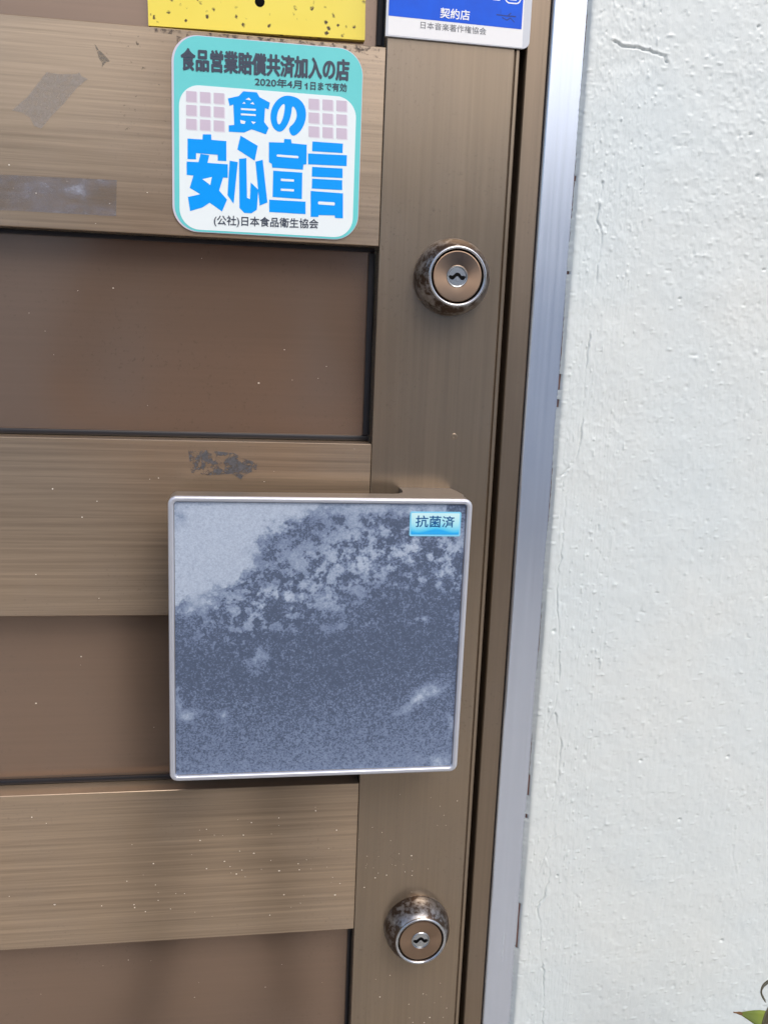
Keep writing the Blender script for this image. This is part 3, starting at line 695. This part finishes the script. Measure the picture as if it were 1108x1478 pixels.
part('plate', MB().prism(q, YY0, YP-.0002), M_YEL, YEL)
part('screw_hole', MB().lathe(hx, hz, [(.0031, YY0-.00002), (.0027, YY0-.00035), (.0014, YY0-.0004), (0, YY0-.0003)], 24), M_BLACK, YEL, smooth=True)

# ---------------------------------------------------------------- small antibacterial sticker on the handle
YA = HY+.0020
M_CY = mat('cyan_foil_print', (0.2, 0.6, 0.9), 0.22); n = NT(M_CY); s3 = n.sep()
wob = n.math('ADD', s3[2], n.math('MULTIPLY', n.math('SINE', n.math('MULTIPLY', s3[0], 260.0)), 0.0011))
n.out('Base Color', n.ramp(n.math('MULTIPLY', wob, 62.0), [(0.0, (0.03, 0.40, 0.86)), (0.20, (0.03, 0.42, 0.88)), (0.27, (0.10, 0.60, 0.90)), (0.52, (0.38, 0.78, 0.90)), (0.95, (0.62, 0.90, 0.92))]))
M_CYE = mat('cyan_clear_edge', (0.25, 0.66, 0.90), 0.25)
a0, a1 = on(591, 755, YA)[0], on(664.5, 755, YA)[0]; az1, az0 = on(627, 738.5, YA)[1], on(627, 774, YA)[1]
AB = thing('antibacterial_sticker', 'small glossy cyan sticker in the corner of the square handle', 'sticker', (a0, YA, az0))
part('backing', MB().prism(rrect(a0, a1, az0, az1, .0012, 4), YA-.0002, YA+.0001), M_CYE, AB)
part('printed_field', MB().prism(rrect(a0+.0010, a1-.0010, az0+.0012, az1-.0010, .0006, 3), YA-.0003, YA-.0001), M_CY, AB)
M_NAVY = mat('blue_letter_ink', (0.0, 0.10, 0.30), 0.3)
part('lettering', text_mesh(MB(), '抗菌済', (599.5, 760.5), (655, 761.5), YA-.00036, 16.5, strikes=.00009), M_NAVY, AB)

# ---------------------------------------------------------------- potted plant at the foot of the wall
M_LEAF = mat('green_leaf', (0.10, 0.17, 0.02), 0.40); n = NT(M_LEAF)
n.out('Base Color', n.mix(n.noise(60, detail=4), (0.10, 0.17, 0.016), (0.26, 0.30, 0.03)))
M_LEAFD = mat('dark_leaf', (0.035, 0.045, 0.022), 0.45); n = NT(M_LEAFD)
n.out('Base Color', n.mix(n.noise(45, detail=4), (0.028, 0.042, 0.018), (0.085, 0.06, 0.03)))
M_DRY = mat('dry_leaf_tip', (0.22, 0.11, 0.04), 0.7)
M_STEM = mat('plant_stem', (0.09, 0.10, 0.03), 0.6)
M_POT = mat('terracotta_pot', (0.33, 0.15, 0.09), 0.8); M_SOIL = mat('soil', (0.05, 0.035, 0.025), 0.95)
PX, PYY = 0.475, -0.16
PLANT = thing('potted_plant', 'leafy green plant with a browned leaf tip by the foot of the white wall', 'plant', (PX, PYY, 0.0))
def vlathe(cx, cy, prof, n_=40):
    mb = MB(); rings = [[mb.bm.verts.new((cx+r*math.cos(2*math.pi*k/n_), cy+r*math.sin(2*math.pi*k/n_), z)) for k in range(n_)] for r, z in prof]
    for a, b in zip(rings, rings[1:]):
        for k in range(n_): mb.bm.faces.new((a[k], a[(k+1) % n_], b[(k+1) % n_], b[k]))
    mb.bm.faces.new(rings[0][::-1]); mb.bm.faces.new(rings[-1]); return mb
part('pot', vlathe(PX, PYY, [(.085, .001), (.115, .20), (.128, .205), (.130, .235), (.122, .240), (.116, .235), (.112, .20)]), M_POT, PLANT, sharp=40)
part('soil', vlathe(PX, PYY, [(.105, .198), (.111, .212)]), M_SOIL, PLANT)
def leaf(pts, width, m, label=None, fold=0.35, roll=0.0, tipx=4):
    """a bent leaf blade along a spine, folded along its midrib"""
    P = [Vector(p) for p in pts]; S = []
    for i in range(len(P)-1):
        for t in range(6):
            u = t/6; p0, p1, p2, p3 = P[max(i-1, 0)], P[i], P[i+1], P[min(i+2, len(P)-1)]
            S.append(0.5*((2*p1)+(p2-p0)*u+(2*p0-5*p1+4*p2-p3)*u*u+(3*p1-p0-3*p2+p3)*u**3))
    S.append(P[-1]); mb = MB(); N_ = len(S); prev = None
    for i, p in enumerate(S):
        t = (S[min(i+1, N_-1)]-S[max(i-1, 0)]).normalized(); side = t.cross(Vector((0.15, -0.85, 0.5))).normalized()
        side = Matrix.Rotation(roll, 3, t) @ side
        nr = side.cross(t).normalized(); u = i/(N_-1); w = width*(math.sin(math.pi*min(1, u*0.93+0.07))**0.75)*(1-u**tipx)
        w = max(w, 0.0003)
        row = [mb.bm.verts.new(p+side*w*k+nr*abs(k)*w*fold) for k in (-1, -.55, 0, .55, 1)]
        if prev:
            for k in range(4): mb.bm.faces.new((prev[k], prev[k+1], row[k+1], row[k]))
        prev = row
    o = part('leaf', mb, m, PLANT, label, smooth=True)
    s = o.modifiers.new('thickness', 'SOLIDIFY'); s.thickness = 0.0006
    return o
def at3(px, py, Y):
    x, z = on(px, py, Y); return Vector((x, Y, z))
hub = Vector((PX, PYY, 0.21))
part('stem', MB().tube([hub, hub+Vector((.004, .01, .2)), hub+Vector((.002, .02, .40))], [.006, .005, .003]), M_STEM, PLANT, smooth=True)
yl_ = -0.13
tip = at3(1061, 1461, yl_)
leaf([at3(1180, 1560, yl_-.01), at3(1135, 1500, yl_), at3(1100, 1474, yl_), tip+Vector((.0010, 0, -.0002))], .0095, M_LEAF, 'yellow-green leaf pointing along the wall', .25, .25)
leaf([tip+Vector((.0048, -.0006, -.0012)), tip+Vector((.0022, -.0005, -.0004)), tip+Vector((-.0016, -.0003, .0004))], .0012, M_DRY, 'browned leaf tip', .2, .25, 1.5)
leaf([at3(1122, 1580, yl_-.02), at3(1108, 1510, yl_-.02), at3(1110, 1470, yl_-.02), at3(1128, 1424, yl_-.015)], .0150, M_LEAFD, 'dark green leaf', .5, .1)
leaf([at3(1104, 1445, yl_-.02), at3(1098, 1434, yl_-.02), at3(1101, 1422, yl_-.018), at3(1115, 1415, yl_-.012), at3(1135, 1420, yl_-.01)], .0030, M_LEAFD, 'curled dry leaf', .2, .8)
rl = random.Random(12)
for i in range(11):
    a = rl.uniform(-1.9, 1.5); L = rl.uniform(.12, .20); h0 = rl.uniform(.05, .36); b = hub+Vector((.003, .008, h0))
    d = Vector((math.cos(a), math.sin(a)*0.7-.2, 0))
    if d.x < 0.1: L *= 0.65
    leaf([b, b+d*L*.4+Vector((0, 0, L*.35)), b+d*L*.8+Vector((0, 0, L*.38)), b+d*L+Vector((0, 0, L*.15))], rl.uniform(.010, .016), M_LEAF if i % 3 else M_LEAFD)

# ---------------------------------------------------------------- unseen house added across the street to be mirrored in the metal
M_HWALL = mat('pale_blue_render', (0.46, 0.56, 0.72), 0.8); n = NT(M_HWALL)
n.out('Base Color', n.mix(n.noise(1.5, detail=6), (0.56, 0.66, 0.80), (0.60, 0.70, 0.84)))
M_HROOF = mat('slate_roof', (0.30, 0.34, 0.40), 0.7); M_HGLASS = mat('window_glass', (0.03, 0.04, 0.05), 0.08); M_HFRAME = mat('white_window_frame', (0.75, 0.75, 0.75), 0.5)
ADDED_HOUSE = thing('house', 'low pale blue house out of view, added for its reflection in the metal', 'house', (0.6, -9.0, 0.0))
part('wall', MB().box(-6.5, 7.5, -12.0, -6.0, 0.001, 2.30), M_HWALL, ADDED_HOUSE)
rf = MB()
v_ = [rf.bm.verts.new(p) for p in ((-7, -5.6, 2.302), (8, -5.6, 2.302), (8, -12.4, 2.302), (-7, -12.4, 2.302), (-7, -9, 3.1), (8, -9, 3.1))]
for f in ((0, 3, 2, 1), (0, 1, 5, 4), (2, 3, 4, 5), (0, 4, 3), (1, 2, 5)): rf.bm.faces.new([v_[i] for i in f])
part('roof', rf, M_HROOF, ADDED_HOUSE)
for wx, wz in ((-4.6, .95), (4.6, .95)):
    w_o = part('window', MB().box(wx, wx+1.4, -6.03, -5.95, wz, wz+1.0, .01), M_HFRAME, ADDED_HOUSE)
    for q in (0.06, 0.73): part('pane', MB().box(wx+q, wx+q+.61, -5.948, -5.940, wz+.06, wz+.94), M_HGLASS, w_o)

# ---------------------------------------------------------------- the person in front of the door, mirrored softly in its metal
def person(cx, cy):
    J = {}; E_ = []
    def j(k, p, r, to=None):
        J[k] = (Vector(p)+Vector((cx, cy, 0)), r)
        if to: E_.append((to, k))
    j('pel', (0, 0, .90), (.145, .11)); j('spi', (0, -.005, 1.06), (.13, .098), 'pel'); j('che', (0, 0, 1.24), (.155, .108), 'spi'); j('clav', (0, -.01, 1.365), (.10, .075), 'che')
    j('neck', (0, -.005, 1.43), (.052, .052), 'clav'); j('jaw', (0, .018, 1.495), (.062, .072), 'neck'); j('skull', (0, .010, 1.575), (.077, .092), 'jaw'); j('crown', (0, 0, 1.635), (.060, .070), 'skull')
    for s_, n_ in ((-1, 'l'), (1, 'r')):
        j('sh'+n_, (s_*.165, -.01, 1.355), (.056, .056), 'clav'); j('el'+n_, (s_*.245, .02, 1.09), (.043, .043), 'sh'+n_); j('wr'+n_, (s_*.125, .125, 1.06), (.027, .023), 'el'+n_)
        j('pa'+n_, (s_*.062, .150, 1.085), (.020, .032), 'wr'+n_)
        for f, (dx, dz, L) in enumerate(((-.030, .030, .055), (-.036, .014, .072), (-.038, -.002, .076), (-.036, -.017, .068))):
            j('f%d%s' % (f, n_), (s_*(.062+dx*.6), .157, 1.088+dz), (.0095, .0095), 'pa'+n_); j('g%d%s' % (f, n_), (s_*(.062+dx-.02), .165, 1.090+dz*1.1), (.0085, .0085), 'f%d%s' % (f, n_))
            j('h%d%s' % (f, n_), (s_*(.062+dx-.03), .150, 1.090+dz*1.1), (.0078, .0078), 'g%d%s' % (f, n_))
        j('t1'+n_, (s_*.066, .165, 1.118), (.0105, .0105), 'pa'+n_); j('t2'+n_, (s_*.052, .170, 1.138), (.009, .009), 't1'+n_)
        j('hi'+n_, (s_*.088, 0, .83), (.088, .092), 'pel'); j('kn'+n_, (s_*.10, .02, .47), (.058, .062), 'hi'+n_); j('ca'+n_, (s_*.108, -.015, .31), (.054, .058), 'kn'+n_); j('an'+n_, (s_*.112, -.02, .085), (.036, .04), 'ca'+n_)
        j('to'+n_, (s_*.135, .12, .036), (.040, .030), 'an'+n_)
    keys = list(J); ix = {k: i for i, k in enumerate(keys)}
    me = bpy.data.meshes.new('tmp_body'); me.from_pydata([J[k][0] for k in keys], [(ix[a], ix[b]) for a, b in E_], [])
    o = bpy.data.objects.new('tmp_body', me); COL.objects.link(o)
    md = o.modifiers.new('s', 'SKIN'); md.use_smooth_shade = True
    for k in keys:
        v = me.skin_vertices[0].data[ix[k]]; v.radius = J[k][1]; v.use_root = (k == 'pel')
    sd = o.modifiers.new('d', 'SUBSURF'); sd.levels = 2; sd.render_levels = 2
    dg = bpy.context.evaluated_depsgraph_get(); dg.update()
    res = bpy.data.meshes.new_from_object(o.evaluated_get(dg)); bpy.data.objects.remove(o)
    res.name = 'person'; res.materials.clear()
    for m_ in (mat('skin', (0.50, 0.32, 0.24), 0.5), mat('maroon_shirt', (0.13, 0.055, 0.05), 0.85), mat('dark_trousers', (0.035, 0.035, 0.045), 0.85), mat('black_shoe', (0.02, 0.02, 0.02), 0.5)): res.materials.append(m_)
    mn = min(v.co.z for v in res.vertices)
    for v in res.vertices: v.co.z -= mn-0.002
    segs = [(J[a][0], J[b][0], b) for a, b in E_]
    for p in res.polygons:
        c = p.center; best, bk_ = 9, ''
        for a, b, k in segs:
            t = max(0, min(1, (c-a).dot(b-a)/((b-a).length_squared+1e-9))); d = (c-a-(b-a)*t).length
            if d < best: best, bk_ = d, k
        p.material_index = 2 if bk_[:2] in ('hi', 'kn', 'ca', 'an') and c.z < .95 else 3 if bk_[:2] == 'to' else 1 if bk_[:2] in ('pe', 'sp', 'ch', 'cl', 'sh', 'el') else 0
        p.use_smooth = True
    P_ = bpy.data.objects.new('person', res); COL.objects.link(P_)
    P_['label'] = 'person in a maroon shirt and dark trousers standing before the door'; P_['category'] = 'person'
    hair = MB(); bmesh.ops.create_icosphere(hair.bm, subdivisions=4, radius=1.0)
    for v in list(hair.bm.verts):
        q = v.co.copy()
        if q.z < -0.15 and q.y > -0.1 or q.z < -.75 or (q.y > .55 and q.z < .45): hair.bm.verts.remove(v); continue
        w = 1+0.04*math.sin(q.x*23+q.z*9)
        v.co = Vector((cx+q.x*.088*w, cy+.000+q.y*.104*w, 1.585-mn+q.z*.098*w))
    part('hair', hair, mat('black_hair', (0.015, 0.012, 0.010), 0.5), P_, smooth=True)
    for s_ in (-1, 1):
        part('eye', MB().lathe(cx+s_*.031, 1.560-mn, [(.011, cy+.085), (.009, cy+.094), (.0, cy+.098)], 16), mat('eye_dark', (0.05, 0.03, 0.02), 0.2), P_, smooth=True)
        part('ear', MB().box(cx+s_*.080-.008, cx+s_*.080+.008, cy-.012, cy+.018, 1.525-mn, 1.585-mn, .007, 2), res.materials[0], P_, smooth=True)
    part('nose', MB().tube([(cx, cy+.092, 1.562-mn), (cx, cy+.106, 1.535-mn), (cx, cy+.112, 1.525-mn), (cx, cy+.094, 1.517-mn)], [.006, .009, .012, .008]), res.materials[0], P_, smooth=True)
    part('mouth', MB().tube([(cx-.022, cy+.080, 1.490-mn), (cx, cy+.092, 1.490-mn), (cx+.022, cy+.080, 1.490-mn)], [.003, .0055, .003]), mat('lip', (0.35, 0.14, 0.12), 0.5), P_, smooth=True)
person(-0.03, -0.86)
